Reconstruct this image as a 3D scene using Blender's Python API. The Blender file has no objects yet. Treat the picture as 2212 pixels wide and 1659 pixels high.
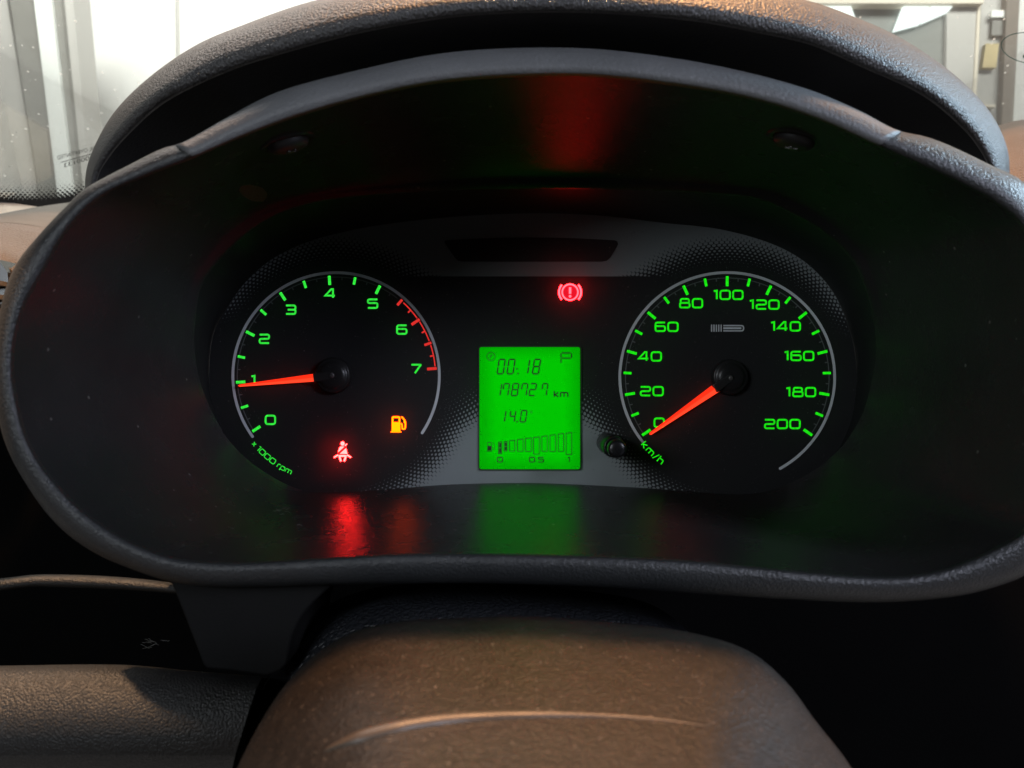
import bpy, bmesh, math, random
from mathutils import Vector, Matrix
random.seed(7)
R = math.radians
S = bpy.context.scene
COL = S.collection

# ------------------------------------------------------------------ camera
F = 1703.0            # focal length in units of the 2212-unit wide tracing grid
ZC = 1.0              # camera height
def P(px, py, d):
    """A traced point at its own distance d (metres) in front of the dashboard viewer."""
    d = d - .045 if d < .27 else (.3135 - (.3135 - d) * 2.0345 if d < .3135 else d)   # the rim stands well forward of the dials
    return Vector(((px - 1106.0) / F * d, d, ZC + (829.5 - py) / F * d))
def P0(px, py, d):
    return Vector(((px - 1106.0) / F * d, d, ZC + (829.5 - py) / F * d))
cam = bpy.data.cameras.new('camera')
cam.sensor_width = 36.0
cam.lens = 36.0 * F / 2212.0
cam.clip_start = 0.01
cam.clip_end = 50.0
cam.dof.use_dof = True
cam.dof.focus_distance = 0.335
cam.dof.aperture_fstop = 22.0
camo = bpy.data.objects.new('camera', cam)
camo.location = (0, 0, ZC)
camo.rotation_euler = (R(90), 0, 0)
COL.objects.link(camo)
S.camera = camo

# ------------------------------------------------------------------ world, lamps, exposure
S.view_settings.view_transform = 'Standard'
S.view_settings.look = 'None'
S.view_settings.exposure = 0.0
S.view_settings.gamma = 1.0
S.render.engine = 'CYCLES'
S.cycles.use_denoising = True
S.cycles.max_bounces = 8
S.cycles.transparent_max_bounces = 12
S.cycles.sample_clamp_indirect = 3.0
W = bpy.data.worlds.new('World')
S.world = W
W.use_nodes = True
W.node_tree.nodes['Background'].inputs['Color'].default_value = (0.9, 0.95, 1.0, 1)
W.node_tree.nodes['Background'].inputs['Strength'].default_value = 0.007

def area(name, loc, target, power, color, sx, sy=None, spread=180):
    l = bpy.data.lights.new(name, 'AREA')
    l.energy = power
    l.color = color
    l.shape = 'RECTANGLE'
    l.size = sx
    l.size_y = sy or sx
    l.spread = R(spread)
    o = bpy.data.objects.new(name, l)
    o.location = loc
    d = Vector(target) - Vector(loc)
    o.rotation_euler = d.to_track_quat('-Z', 'Y').to_euler()
    COL.objects.link(o)
    return o
# lamps of the workshop over the white wall, outside the car
area('workshop_lamp', (-0.9, 1.25, 3.1), (-0.9, 2.6, 1.5), 66, (1.0, 0.965, 0.92), 1.6, 0.5)
area('workshop_lamp', (1.9, 1.2, 3.0), (1.8, 2.8, 1.5), 40, (1.0, 0.97, 0.92), 1.2, 0.5)
# warm courtesy lamp in the car roof
area('courtesy_lamp', (0.09, 0.33, ZC + 0.62), (0.0, 0.20, ZC), 8.0, (1.0, 0.50, 0.22), 0.05, 0.03)
def spot(name, loc, target, power, color, cone, blend, radius):
    l = bpy.data.lights.new(name, 'SPOT')
    l.energy = power; l.color = color; l.spot_size = R(cone); l.spot_blend = blend; l.shadow_soft_size = radius
    o = bpy.data.objects.new(name, l); o.location = loc
    o.rotation_euler = (Vector(target) - Vector(loc)).to_track_quat('-Z', 'Y').to_euler()
    COL.objects.link(o)
spot('knee_spot', (-0.41, 0.25, ZC + 0.47), (-0.137, 0.217, ZC - 0.080), 34.0, (1.0, 0.60, 0.33), 13, 0.3, 0.008)  # warm spot added to light only the knee pad's patch
# cool daylight of a side window, with an added spot and fill
area('cool_side_light', (1.0, -0.55, ZC + 0.36), (-0.1, 0.28, ZC), 13.0, (0.78, 0.82, 1.0), 0.45, 0.3)
spot('cool_side_light', (1.05, 0.40, ZC + 0.50), (0.133, 0.23, ZC + 0.09), 64.0, (0.60, 0.82, 1.0), 15, 0.8, 0.12)  # narrow spot added to cool the hood's right end
area('rear_fill_light', (-0.75, -0.7, ZC + 0.25), (-0.05, 0.34, ZC - 0.02), 5.6, (0.88, 0.94, 1.0), 0.45, 0.3)  # soft fill added behind left to lift the dial face

# ------------------------------------------------------------------ materials
class N:
    """small helper to write node maths as expressions"""
    def __init__(self, nt, sock): self.nt, self.s = nt, sock
    def _m(self, op, *a, clamp=False):
        n = self.nt.nodes.new('ShaderNodeMath'); n.operation = op; n.use_clamp = clamp
        for i, v in enumerate((self,) + a):
            if isinstance(v, N): self.nt.links.new(v.s, n.inputs[i])
            else: n.inputs[i].default_value = v
        return N(self.nt, n.outputs[0])
    def __add__(s, o): return s._m('ADD', o)
    def __sub__(s, o): return s._m('SUBTRACT', o)
    def __mul__(s, o): return s._m('MULTIPLY', o)
    def __truediv__(s, o): return s._m('DIVIDE', o)
    def lt(s, o): return s._m('LESS_THAN', o)
    def gt(s, o): return s._m('GREATER_THAN', o)
    def mn(s, o): return s._m('MINIMUM', o)
    def mx(s, o): return s._m('MAXIMUM', o)
    def sqrt(s): return s._m('SQRT')
    def floor(s): return s._m('FLOOR')
    def mod(s, o): return s._m('FLOORED_MODULO', o)
    def atan2(s, o): return s._m('ARCTAN2', o)
    def ramp(s, a, b):
        n = s.nt.nodes.new('ShaderNodeMapRange'); n.clamp = True
        s.nt.links.new(s.s, n.inputs[0]); n.inputs[1].default_value = a; n.inputs[2].default_value = b
        return N(s.nt, n.outputs[0])

def new_mat(name):
    m = bpy.data.materials.new(name); m.use_nodes = True
    nt = m.node_tree
    return m, nt, nt.nodes['Principled BSDF']

def coords(nt, scale=(1, 1, 1)):
    tc = nt.nodes.new('ShaderNodeTexCoord'); mp = nt.nodes.new('ShaderNodeMapping')
    mp.inputs['Scale'].default_value = scale
    nt.links.new(tc.outputs['Object'], mp.inputs['Vector'])
    return mp.outputs['Vector']

def noise(nt, vec, scale, detail=3.0, rough=0.5):
    n = nt.nodes.new('ShaderNodeTexNoise'); n.inputs['Scale'].default_value = scale
    n.inputs['Detail'].default_value = detail; n.inputs['Roughness'].default_value = rough
    nt.links.new(vec, n.inputs['Vector'])
    return n.outputs['Fac']

def plastic(name, color, rough=0.45, grain=0, depth=0.0002, strength=0.5, style='noise', spec=0.5,
            dust=0.0, dust_scale=400, dust_col=(0.45, 0.40, 0.34), stretch=(1, 1, 1), mottled=0.25, rvar=0.025, mscale=45):
    m, nt, b = new_mat(name)
    L = nt.links.new
    v = coords(nt, stretch)
    b.inputs['Specular IOR Level'].default_value = spec
    # slight unevenness of colour and gloss
    n1 = noise(nt, v, mscale, 4)
    cr = nt.nodes.new('ShaderNodeMix'); cr.data_type = 'RGBA'
    cr.inputs['A'].default_value = (*[c * (1 - mottled) for c in color], 1)
    cr.inputs['B'].default_value = (*[c * (1 + mottled) for c in color], 1)
    L(n1, cr.inputs['Factor'])
    out = cr.outputs['Result']
    rr = nt.nodes.new('ShaderNodeMapRange')
    rr.inputs[1].default_value = 0.3; rr.inputs[2].default_value = 0.7
    rr.inputs[3].default_value = max(0.03, rough - rvar); rr.inputs[4].default_value = rough + rvar
    L(noise(nt, v, 90, 3), rr.inputs[0])
    rough_out = rr.outputs[0]
    if dust:
        vo = nt.nodes.new('ShaderNodeTexVoronoi'); vo.inputs['Scale'].default_value = dust_scale
        L(v, vo.inputs['Vector'])
        d = N(nt, vo.outputs['Distance'])
        pick = nt.nodes.new('ShaderNodeSeparateColor'); L(vo.outputs['Color'], pick.inputs[0])
        keep = N(nt, pick.outputs[0]).lt(dust)
        size = N(nt, pick.outputs[1]) * 0.22 + 0.07
        fac = (d._m('LESS_THAN', size) * keep) * 0.75
        mx = nt.nodes.new('ShaderNodeMix'); mx.data_type = 'RGBA'
        L(fac.s, mx.inputs['Factor']); L(out, mx.inputs['A']); mx.inputs['B'].default_value = (*dust_col, 1)
        out = mx.outputs['Result']
    L(out, b.inputs['Base Color']); L(rough_out, b.inputs['Roughness'])
    if grain:
        if style == 'leather':
            vo = nt.nodes.new('ShaderNodeTexVoronoi'); vo.feature = 'SMOOTH_F1'
            vo.inputs['Scale'].default_value = grain; vo.inputs['Smoothness'].default_value = 0.35
            # wobble the cells
            nz = nt.nodes.new('ShaderNodeTexNoise'); nz.inputs['Scale'].default_value = grain * 0.6
            L(v, nz.inputs['Vector'])
            ma = nt.nodes.new('ShaderNodeVectorMath'); ma.operation = 'SCALE'; ma.inputs['Scale'].default_value = 0.7 / grain
            L(nz.outputs['Color'], ma.inputs[0])
            ad = nt.nodes.new('ShaderNodeVectorMath'); ad.operation = 'ADD'
            L(v, ad.inputs[0]); L(ma.outputs[0], ad.inputs[1]); L(ad.outputs[0], vo.inputs['Vector'])
            h = (N(nt, vo.outputs['Distance']) * -1.0) + (N(nt, noise(nt, v, grain * 3, 2)) * 0.25)
        elif style == 'wrinkle':
            vo = nt.nodes.new('ShaderNodeTexVoronoi'); vo.feature = 'DISTANCE_TO_EDGE'
            vo.inputs['Scale'].default_value = grain; L(v, vo.inputs['Vector'])
            h = N(nt, vo.outputs['Distance']).mn(0.25) * 2.0 + N(nt, noise(nt, v, grain * 0.7, 3)) * 0.5
        else:
            h = N(nt, noise(nt, v, grain, 2.5, 0.6))
        bp = nt.nodes.new('ShaderNodeBump'); bp.inputs['Strength'].default_value = strength
        bp.inputs['Distance'].default_value = depth
        L(h.s, bp.inputs['Height']); L(bp.outputs[0], b.inputs['Normal'])
    return m

def glow(name, col, strength=1.0, mottle=0.0):
    m = bpy.data.materials.new(name); m.use_nodes = True
    nt = m.node_tree; nt.nodes.clear()
    e = nt.nodes.new('ShaderNodeEmission'); o = nt.nodes.new('ShaderNodeOutputMaterial')
    e.inputs['Color'].default_value = (*col, 1); e.inputs['Strength'].default_value = strength
    if mottle:
        v = coords(nt)
        s = (N(nt, noise(nt, v, 900, 3)).ramp(0.3, 0.7) * (2 * mottle) + (1 - mottle)) * strength
        nt.links.new(s.s, e.inputs['Strength'])
    nt.links.new(e.outputs[0], o.inputs[0])
    return m

M = {}
M['hood'] = plastic('hood_grain_plastic', (0.036, 0.035, 0.034), 0.50, 1300, 0.0007, 0.65, 'leather', stretch=(1, 0.6, 1))
M['hood_under'] = plastic('hood_underside_plastic', (0.030, 0.030, 0.030), 0.8, 900, 0.0004, 0.5, spec=0.2)
M['tunnel'] = plastic('tunnel_plastic', (0.019, 0.019, 0.0195), 0.26, 1500, 0.00030, 0.5, spec=0.09, dust=0.02, dust_scale=460, dust_col=(0.12, 0.115, 0.11))
M['rim'] = plastic('rim_plastic', (0.021, 0.0225, 0.0235), 0.42, 1250, 0.0006, 0.7)
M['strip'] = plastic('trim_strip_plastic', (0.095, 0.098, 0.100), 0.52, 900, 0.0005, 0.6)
M['housing'] = plastic('cluster_housing_plastic', (0.012, 0.013, 0.0135), 0.40, spec=0.12)
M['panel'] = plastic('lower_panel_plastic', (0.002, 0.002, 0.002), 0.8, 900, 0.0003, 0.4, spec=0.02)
M['bracket'] = plastic('bracket_plastic', (0.0055, 0.0055, 0.0055), 0.6, 1300, 0.0002, 0.35, spec=0.08, dust=0.01, dust_scale=260)
M['knee'] = plastic('knee_pad_plastic', (0.015, 0.0145, 0.0135), 0.48, 1800, 0.0005, 0.6, 'leather', spec=0.35)
M['shroud'] = plastic('column_shroud_leather', (0.010, 0.011, 0.013), 0.40, 520, 0.0009, 0.8, 'wrinkle', spec=0.25)
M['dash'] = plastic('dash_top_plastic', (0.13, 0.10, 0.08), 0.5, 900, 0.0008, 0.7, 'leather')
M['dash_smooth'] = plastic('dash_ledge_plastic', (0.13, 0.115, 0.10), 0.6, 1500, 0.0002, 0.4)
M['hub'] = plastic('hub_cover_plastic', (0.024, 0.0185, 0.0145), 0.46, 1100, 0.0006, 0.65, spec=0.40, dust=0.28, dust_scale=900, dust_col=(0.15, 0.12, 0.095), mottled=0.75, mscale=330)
M['hub_smooth'] = plastic('hub_ridge_plastic', (0.10, 0.075, 0.055), 0.42, 900, 0.0001, 0.3)  # paler and warmer than the cover: the ridge's highlight put into colour
M['black'] = plastic('black_plastic', (0.006, 0.006, 0.006), 0.5)
M['gloss'] = plastic('gloss_black_plastic', (0.007, 0.007, 0.0075), 0.28, spec=0.4)
M['screw'] = plastic('screw_steel', (0.06, 0.055, 0.055), 0.35)
M['screw_head'] = plastic('screw_head_plastic', (0.02, 0.02, 0.02), 0.5, spec=0.25)
M['lint'] = plastic('lint_fibre', (0.09, 0.09, 0.085), 0.9)
M['grey_print'] = plastic('grey_print', (0.55, 0.58, 0.61), 0.6, mottled=0.05)
M['dim_print'] = plastic('dim_grey_print', (0.09, 0.095, 0.10), 0.6, mottled=0.05)
M['red_print'] = glow('red_scale_light', (0.80, 0.035, 0.03), 0.85, 0.12)
M['green'] = glow('green_scale_light', (0.035, 0.86, 0.055), 0.92, 0.25)
M['green2'] = glow('green_speed_scale_light', (0.012, 0.80, 0.008), 0.95, 0.25)
M['cap'] = plastic('needle_cap_plastic', (0.012, 0.012, 0.0125), 0.32, spec=0.2)
M['needle'] = glow('needle_light', (1.0, 0.028, 0.008), 1.25)
M['needle2'] = glow('needle_facet_light', (1.0, 0.055, 0.020), 1.35)
M['red_lamp'] = glow('red_lamp_light', (1.0, 0.008, 0.011), 36.0)
M['belt_lamp'] = glow('belt_lamp_light', (1.0, 0.012, 0.0115), 58.0)
M['red_dim'] = glow('red_lamp_inner_light', (1.0, 0.01, 0.03), 0.75)
M['amber_lamp'] = glow('amber_lamp_light', (1.0, 0.055, 0.0002), 13.0)
M['segment'] = plastic('lcd_segment', (0.004, 0.006, 0.004), 0.6)
M['text_print'] = plastic('black_ink', (0.012, 0.012, 0.012), 0.6)
M['wall'] = plastic('white_wall_paint', (0.84, 0.835, 0.82), 0.6, mottled=0.015)
M['wall_grey'] = plastic('grey_wall_paint', (0.24, 0.25, 0.24), 0.6, mottled=0.06)
M['post'] = plastic('grey_post_paint', (0.24, 0.235, 0.22), 0.5, mottled=0.12)
M['post_pale'] = plastic('pale_post_paint', (0.50, 0.485, 0.465), 0.5, mottled=0.04)
M['strip_white'] = plastic('white_strip_paint', (0.88, 0.90, 0.88), 0.3, mottled=0.02)
M['cream'] = plastic('cream_paint', (0.78, 0.70, 0.58), 0.5, mottled=0.03)
M['yellow'] = plastic('yellow_card', (0.60, 0.48, 0.25), 0.6, mottled=0.1)
M['brown'] = plastic('brown_door', (0.20, 0.165, 0.14), 0.6, mottled=0.15)
M['pillar'] = plastic('pillar_trim', (0.62, 0.54, 0.46), 0.7)
M['greenline'] = plastic('green_line', (0.03, 0.11, 0.09), 0.6)
M['window_glow'] = glow('daylight_window', (0.93, 1.0, 0.98), 1.6)
M['concrete'] = plastic('concrete', (0.30, 0.29, 0.28), 0.7, mottled=0.15)

# LCD: an even green backlight, weaker towards its rim
def lcd_mat(x0, x1, z0, z1):
    m = bpy.data.materials.new('lcd_backlight'); m.use_nodes = True
    nt = m.node_tree; nt.nodes.clear()
    e = nt.nodes.new('ShaderNodeEmission'); o = nt.nodes.new('ShaderNodeOutputMaterial')
    tc = nt.nodes.new('ShaderNodeTexCoord'); sp = nt.nodes.new('ShaderNodeSeparateXYZ')
    nt.links.new(tc.outputs['Object'], sp.inputs[0])
    X = N(nt, sp.outputs[0]); Z = N(nt, sp.outputs[2])
    ex = ((X - x0).mn((X * -1.0) + x1)).ramp(-0.001, 0.007)
    ez = ((Z - z0).mn((Z * -1.0) + z1)).ramp(-0.001, 0.006)
    s = (ex * ez) * 0.21 + 0.36
    nt.links.new(s.s, e.inputs['Strength'])
    e.inputs['Color'].default_value = (0.0012, 1.0, 0.0015, 1)
    nt.links.new(e.outputs[0], o.inputs[0])
    return m

def lens_mat():
    m = bpy.data.materials.new('dusty_clear_lens'); m.use_nodes = True
    nt = m.node_tree; nt.nodes.clear(); L = nt.links.new
    o = nt.nodes.new('ShaderNodeOutputMaterial')
    tr = nt.nodes.new('ShaderNodeBsdfTransparent')
    gl = nt.nodes.new('ShaderNodeBsdfGlossy'); gl.inputs['Roughness'].default_value = 0.06
    tl = nt.nodes.new('ShaderNodeBsdfTranslucent'); tl.inputs['Color'].default_value = (0.9, 0.9, 0.9, 1)
    fr = nt.nodes.new('ShaderNodeFresnel'); fr.inputs['IOR'].default_value = 1.35
    m1 = nt.nodes.new('ShaderNodeMixShader'); m2 = nt.nodes.new('ShaderNodeMixShader')
    fk = N(nt, fr.outputs[0]) * 0.25
    L(fk.s, m1.inputs[0]); L(tr.outputs[0], m1.inputs[1]); L(gl.outputs[0], m1.inputs[2])
    v = coords(nt)
    # dust film with smears and a few scratches
    film = N(nt, noise(nt, v, 160, 5, 0.7)).ramp(0.35, 0.8) * 0.018 + 0.014
    wv = nt.nodes.new('ShaderNodeTexNoise'); wv.inputs['Scale'].default_value = 110; wv.inputs['Detail'].default_value = 2
    wv.inputs['Distortion'].default_value = 2.0
    L(v, wv.inputs['Vector'])
    line = ((N(nt, wv.outputs['Fac']) - 0.5)._m('ABSOLUTE')).lt(0.0035)
    part = N(nt, noise(nt, v, 70, 2)).gt(0.66)
    dots = N(nt, noise(nt, v, 2600, 1)).gt(0.76)
    f = film + (line * part) * 0.22 + (dots * N(nt, noise(nt, v, 120, 2)).gt(0.52)) * 0.35
    L(f.s, m2.inputs[0]); L(m1.outputs[0], m2.inputs[1]); L(tl.outputs[0], m2.inputs[2])
    L(m2.outputs[0], o.inputs[0])
    return m
M['lens'] = lens_mat()

def glass_mat():
    m = bpy.data.materials.new('dusty_windscreen_glass'); m.use_nodes = True
    nt = m.node_tree; nt.nodes.clear(); L = nt.links.new
    o = nt.nodes.new('ShaderNodeOutputMaterial')
    tr = nt.nodes.new('ShaderNodeBsdfTransparent'); tr.inputs['Color'].default_value = (0.93, 0.96, 0.94, 1)
    gl = nt.nodes.new('ShaderNodeBsdfGlossy'); gl.inputs['Roughness'].default_value = 0.03
    df = nt.nodes.new('ShaderNodeBsdfTranslucent'); df.inputs['Color'].default_value = (0.95, 0.95, 0.92, 1)
    fr = nt.nodes.new('ShaderNodeFresnel'); fr.inputs['IOR'].default_value = 1.4
    m1 = nt.nodes.new('ShaderNodeMixShader'); m2 = nt.nodes.new('ShaderNodeMixShader')
    fk = N(nt, fr.outputs[0]) * 0.5
    L(fk.s, m1.inputs[0]); L(tr.outputs[0], m1.inputs[1]); L(gl.outputs[0], m1.inputs[2])
    v = coords(nt)
    vo = nt.nodes.new('ShaderNodeTexVoronoi'); vo.inputs['Scale'].default_value = 150; L(v, vo.inputs['Vector'])
    pk = nt.nodes.new('ShaderNodeSeparateColor'); L(vo.outputs['Color'], pk.inputs[0])
    sp = N(nt, vo.outputs['Distance'])._m('LESS_THAN', N(nt, pk.outputs[1]) * 0.13 + 0.04) * N(nt, pk.outputs[0]).lt(0.28)
    f = sp * 0.45 + N(nt, noise(nt, v, 8, 4)).ramp(0.3, 0.8) * 0.06
    L(f.s, m2.inputs[0]); L(m1.outputs[0], m2.inputs[1]); L(df.outputs[0], m2.inputs[2])
    L(m2.outputs[0], o.inputs[0])
    return m
M['glass'] = glass_mat()

TC = (726.0, 812.0)       # tachometer centre on the tracing grid
SC = (1571.0, 815.0)      # speedometer centre
SYR = 0.975               # speedometer's height to width
DF = 0.340                # distance of the dial plate
def dial_mat():
    """black dial plate with a printed grey halftone between the two dials"""
    m, nt, b = new_mat('dial_plate_print'); L = nt.links.new
    tc = nt.nodes.new('ShaderNodeTexCoord'); sp = nt.nodes.new('ShaderNodeSeparateXYZ')
    L(tc.outputs['Object'], sp.inputs[0])
    U = N(nt, sp.outputs[0]) * (F / DF) + 1106.0
    V = (N(nt, sp.outputs[2]) - ZC) * (-F / DF) + 829.5
    def dots(c, yr, flip):
        dx = U - c[0]; dy = (V - c[1]) * (1.0 / yr)
        r = (dx * dx + dy * dy).sqrt()
        a = dy.atan2(dx) * (160.0 / math.tau)
        row = r / 6.3
        ri = row.floor()
        rf = row - ri - 0.5
        a2 = a + ri.mod(2.0) * 0.5
        af = a2 - a2.floor() - 0.5
        ax = af * (r * (math.tau / 160.0))
        ay = rf * 6.3
        # the nearest of the three rows
        best = None
        for k in (-1, 0, 1):
            a3 = a + (ri + k).mod(2.0) * 0.5
            a3 = (a3 - a3.floor() - 0.5) * (r * (math.tau / 160.0)) * 0.80
            y3 = (rf - float(k)) * 6.3 * 1.05
            d = (a3 * a3 + y3 * y3).sqrt()
            best = d if best is None else best.mn(d)
        return r, best
    rt, dt = dots(TC, 1.0, 0)
    rs, ds = dots(SC, SYR, 1)
    left = U.lt((TC[0] + SC[0]) / 2)
    right = (left * -1.0) + 1.0
    r = rt * left + (rs - 6.0) * right
    d = dt * left + ds * right
    grow = r.ramp(243, 345)
    # where the print is: a band over the dials, and a field round the display below
    top = V.lt(597.0)
    side_l = U.lt(TC[0]) * V.lt(705.0) * V.ramp(705, 640)
    side_r = U.gt(SC[0]) * V.lt(730.0) * V.ramp(730, 650)
    low = V.ramp(830, 965) * U.gt(770.0) * U.lt(1530.0)
    topf = top * (V.ramp(600, 560) * 0.35 + 0.65)
    mask = topf.mx(side_l).mx(side_r).mx(low)
    rad = (grow * mask.ramp(0.0, 0.8)) * 7.6 + ((grow * mask).gt(0.93) * 4.0)
    dot = (d - rad).ramp(0.55, -0.55) * (grow * mask).gt(0.012)
    nz = N(nt, noise(nt, tc.outputs['Object'], 300, 3)) * 0.06 + 0.97
    mixn = nt.nodes.new('ShaderNodeMix'); mixn.data_type = 'RGBA'
    L(dot.s, mixn.inputs['Factor'])
    mixn.inputs['A'].default_value = (0.010, 0.0105, 0.0115, 1)
    mixn.inputs['B'].default_value = (0.20, 0.222, 0.228, 1)
    L(mixn.outputs['Result'], b.inputs['Base Color'])
    b.inputs['Roughness'].default_value = 0.62
    b.inputs['Specular IOR Level'].default_value = 0.25
    return m
M['dial'] = dial_mat()

# ------------------------------------------------------------------ builders
def link(o, parent=None):
    COL.objects.link(o)
    if parent is not None:
        o.parent = parent
        o.matrix_parent_inverse = world_of(parent).inverted()
    return o
def world_of(o):
    m = Matrix.Translation(o.location)
    if o.parent: m = world_of(o.parent) @ o.matrix_parent_inverse @ m
    return m
def mesh(name, V, Fc, mat, parent=None, smooth=True, label=None):
    me = bpy.data.meshes.new(name)
    me.from_pydata([tuple(v) for v in V], [], Fc)
    me.validate(); me.update()
    bm = bmesh.new(); bm.from_mesh(me)
    bmesh.ops.recalc_face_normals(bm, faces=bm.faces)
    bm.to_mesh(me); bm.free()
    if smooth: me.polygons.foreach_set('use_smooth', [True] * len(me.polygons))
    me.materials.append(mat)
    o = bpy.data.objects.new(name, me)
    link(o, parent)
    if label: o['label'] = label
    return o
def thing(name, loc, label, cat, group=None):
    o = bpy.data.objects.new(name, None); o.empty_display_size = 0.02
    o.location = loc; COL.objects.link(o)
    o['label'] = label; o['category'] = cat
    if group: o['group'] = group
    return o
def tag(o, label, cat, group=None):
    o['label'] = label; o['category'] = cat
    if group: o['group'] = group
    return o
def structure(o): o['kind'] = 'structure'; return o

def catmull(pts, closed, n):
    pts = [Vector(p) for p in pts]
    m = len(pts); out = []
    segs = m if closed else m - 1
    for i in range(segs):
        g = lambda k: pts[k % m] if closed else pts[min(max(k, 0), m - 1)]
        p0, p1, p2, p3 = g(i - 1), g(i), g(i + 1), g(i + 2)
        # centripetal parameter keeps uneven spacing smooth
        t0 = 0; t1 = t0 + max((p1 - p0).length, 1e-6) ** 0.5
        t2 = t1 + max((p2 - p1).length, 1e-6) ** 0.5; t3 = t2 + max((p3 - p2).length, 1e-6) ** 0.5
        for k in range(n):
            t = t1 + (t2 - t1) * k / n
            A1 = p0 if t1 - t0 < 2e-3 else p0 * ((t1 - t) / (t1 - t0)) + p1 * ((t - t0) / (t1 - t0))
            A2 = p1 * ((t2 - t) / (t2 - t1)) + p2 * ((t - t1) / (t2 - t1))
            A3 = p2 if t3 - t2 < 2e-3 else p2 * ((t3 - t) / (t3 - t2)) + p3 * ((t - t2) / (t3 - t2))
            B1 = A1 * ((t2 - t) / (t2 - t0)) + A2 * ((t - t0) / (t2 - t0))
            B2 = A2 * ((t3 - t) / (t3 - t1)) + A3 * ((t - t1) / (t3 - t1))
            out.append(B1 * ((t2 - t) / (t2 - t1)) + B2 * ((t - t1) / (t2 - t1)))
    if not closed: out.append(pts[-1])
    return out
def by_angle(pts, c, n):
    """closed outline resampled at n even angles round c"""
    cx, cy = c
    pol = sorted((math.atan2(p[1] - cy, p[0] - cx) % math.tau, math.hypot(p[0] - cx, p[1] - cy)) for p in pts)
    pol = [(pol[-1][0] - math.tau, pol[-1][1])] + pol + [(pol[0][0] + math.tau, pol[0][1])]
    out = []; j = 0
    for i in range(n):
        a = math.tau * i / n
        while pol[j + 1][0] < a: j += 1
        (a0, r0), (a1, r1) = pol[j], pol[j + 1]
        t = (a - a0) / max(a1 - a0, 1e-9); r = r0 + (r1 - r0) * t
        out.append(Vector((cx + r * math.cos(a), cy + r * math.sin(a))))
    return out
def by_length(pts, n):
    L = [0]
    for a, b in zip(pts, pts[1:]): L.append(L[-1] + (b - a).length)
    out = []; j = 0
    for i in range(n):
        s = L[-1] * i / (n - 1)
        while j < len(L) - 2 and L[j + 1] < s: j += 1
        t = (s - L[j]) / max(L[j + 1] - L[j], 1e-9)
        out.append(pts[j].lerp(pts[j + 1], min(t, 1)))
    return out
def loft(rows, closed):
    n = len(rows[0]); V = [v for r in rows for v in r]; Fc = []
    for k in range(len(rows) - 1):
        for i in range(n if closed else n - 1):
            j = (i + 1) % n
            Fc.append((k * n + i, k * n + j, (k + 1) * n + j, (k + 1) * n + i))
    return V, Fc
def mixc(A, B, t): return [a.lerp(b, t) for a, b in zip(A, B)]
def at(C, d): return [P(p[0], p[1], d) for p in C]

class Geo:
    def __init__(self): self.V, self.F = [], []
    def poly(self, pts):
        b = len(self.V); self.V += [Vector(p) for p in pts]; self.F.append(tuple(range(b, b + len(pts))))
    def strip(self, A, B, closed=False):
        b = len(self.V); n = len(A); self.V += [Vector(p) for p in A] + [Vector(p) for p in B]
        for i in range(n if closed else n - 1):
            j = (i + 1) % n; self.F.append((b + i, b + j, b + n + j, b + n + i))
    def box(self, c8):
        b = len(self.V); self.V += [Vector(p) for p in c8]
        for f in ((0, 1, 2, 3), (4, 7, 6, 5), (0, 4, 5, 1), (1, 5, 6, 2), (2, 6, 7, 3), (3, 7, 4, 0)):
            self.F.append(tuple(b + k for k in f))
    def prism(self, pts, vec):
        """closed outline pts swept along vec"""
        b = len(self.V); n = len(pts); vec = Vector(vec)
        self.V += [Vector(p) for p in pts] + [Vector(p) + vec for p in pts]
        self.F.append(tuple(range(b, b + n))); self.F.append(tuple(range(b + 2 * n - 1, b + n - 1, -1)))
        for i in range(n):
            j = (i + 1) % n; self.F.append((b + i, b + n + i, b + n + j, b + j))
    def build(self, name, mat, parent=None, smooth=False, label=None):
        return mesh(name, self.V, self.F, mat, parent, smooth, label)

# flat strokes on the tracing grid -> ribbons
def fillet(pts, r, closed, n=5):
    pts = [Vector(p) for p in pts]; m = len(pts); out = []
    for i, p in enumerate(pts):
        if not closed and i in (0, m - 1) or r <= 0: out.append(p); continue
        a = pts[i - 1] - p; b = pts[(i + 1) % m] - p
        ra = min(r, a.length * 0.49, b.length * 0.49)
        pa = p + a.normalized() * ra; pb = p + b.normalized() * ra
        for k in range(n + 1):
            t = k / n
            out.append(pa * (1 - t) ** 2 + p * 2 * t * (1 - t) + pb * t * t)
    return out
def ribbon(pts, w, closed=False):
    n = len(pts); A, B = [], []
    for i, p in enumerate(pts):
        a = pts[i - 1] if (i > 0 or closed) else p
        b = pts[(i + 1) % n] if (i < n - 1 or closed) else p
        d1 = (p - a).normalized() if (p - a).length > 1e-9 else None
        d2 = (b - p).normalized() if (b - p).length > 1e-9 else None
        d1 = d1 or d2; d2 = d2 or d1
        t = (d1 + d2)
        t = t.normalized() if t.length > 1e-6 else d1
        nrm = Vector((-t.y, t.x)); c = max(0.45, nrm.dot(Vector((-d1.y, d1.x))))
        A.append(p + nrm * (w / 2 / c)); B.append(p - nrm * (w / 2 / c))
    return A, B

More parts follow.
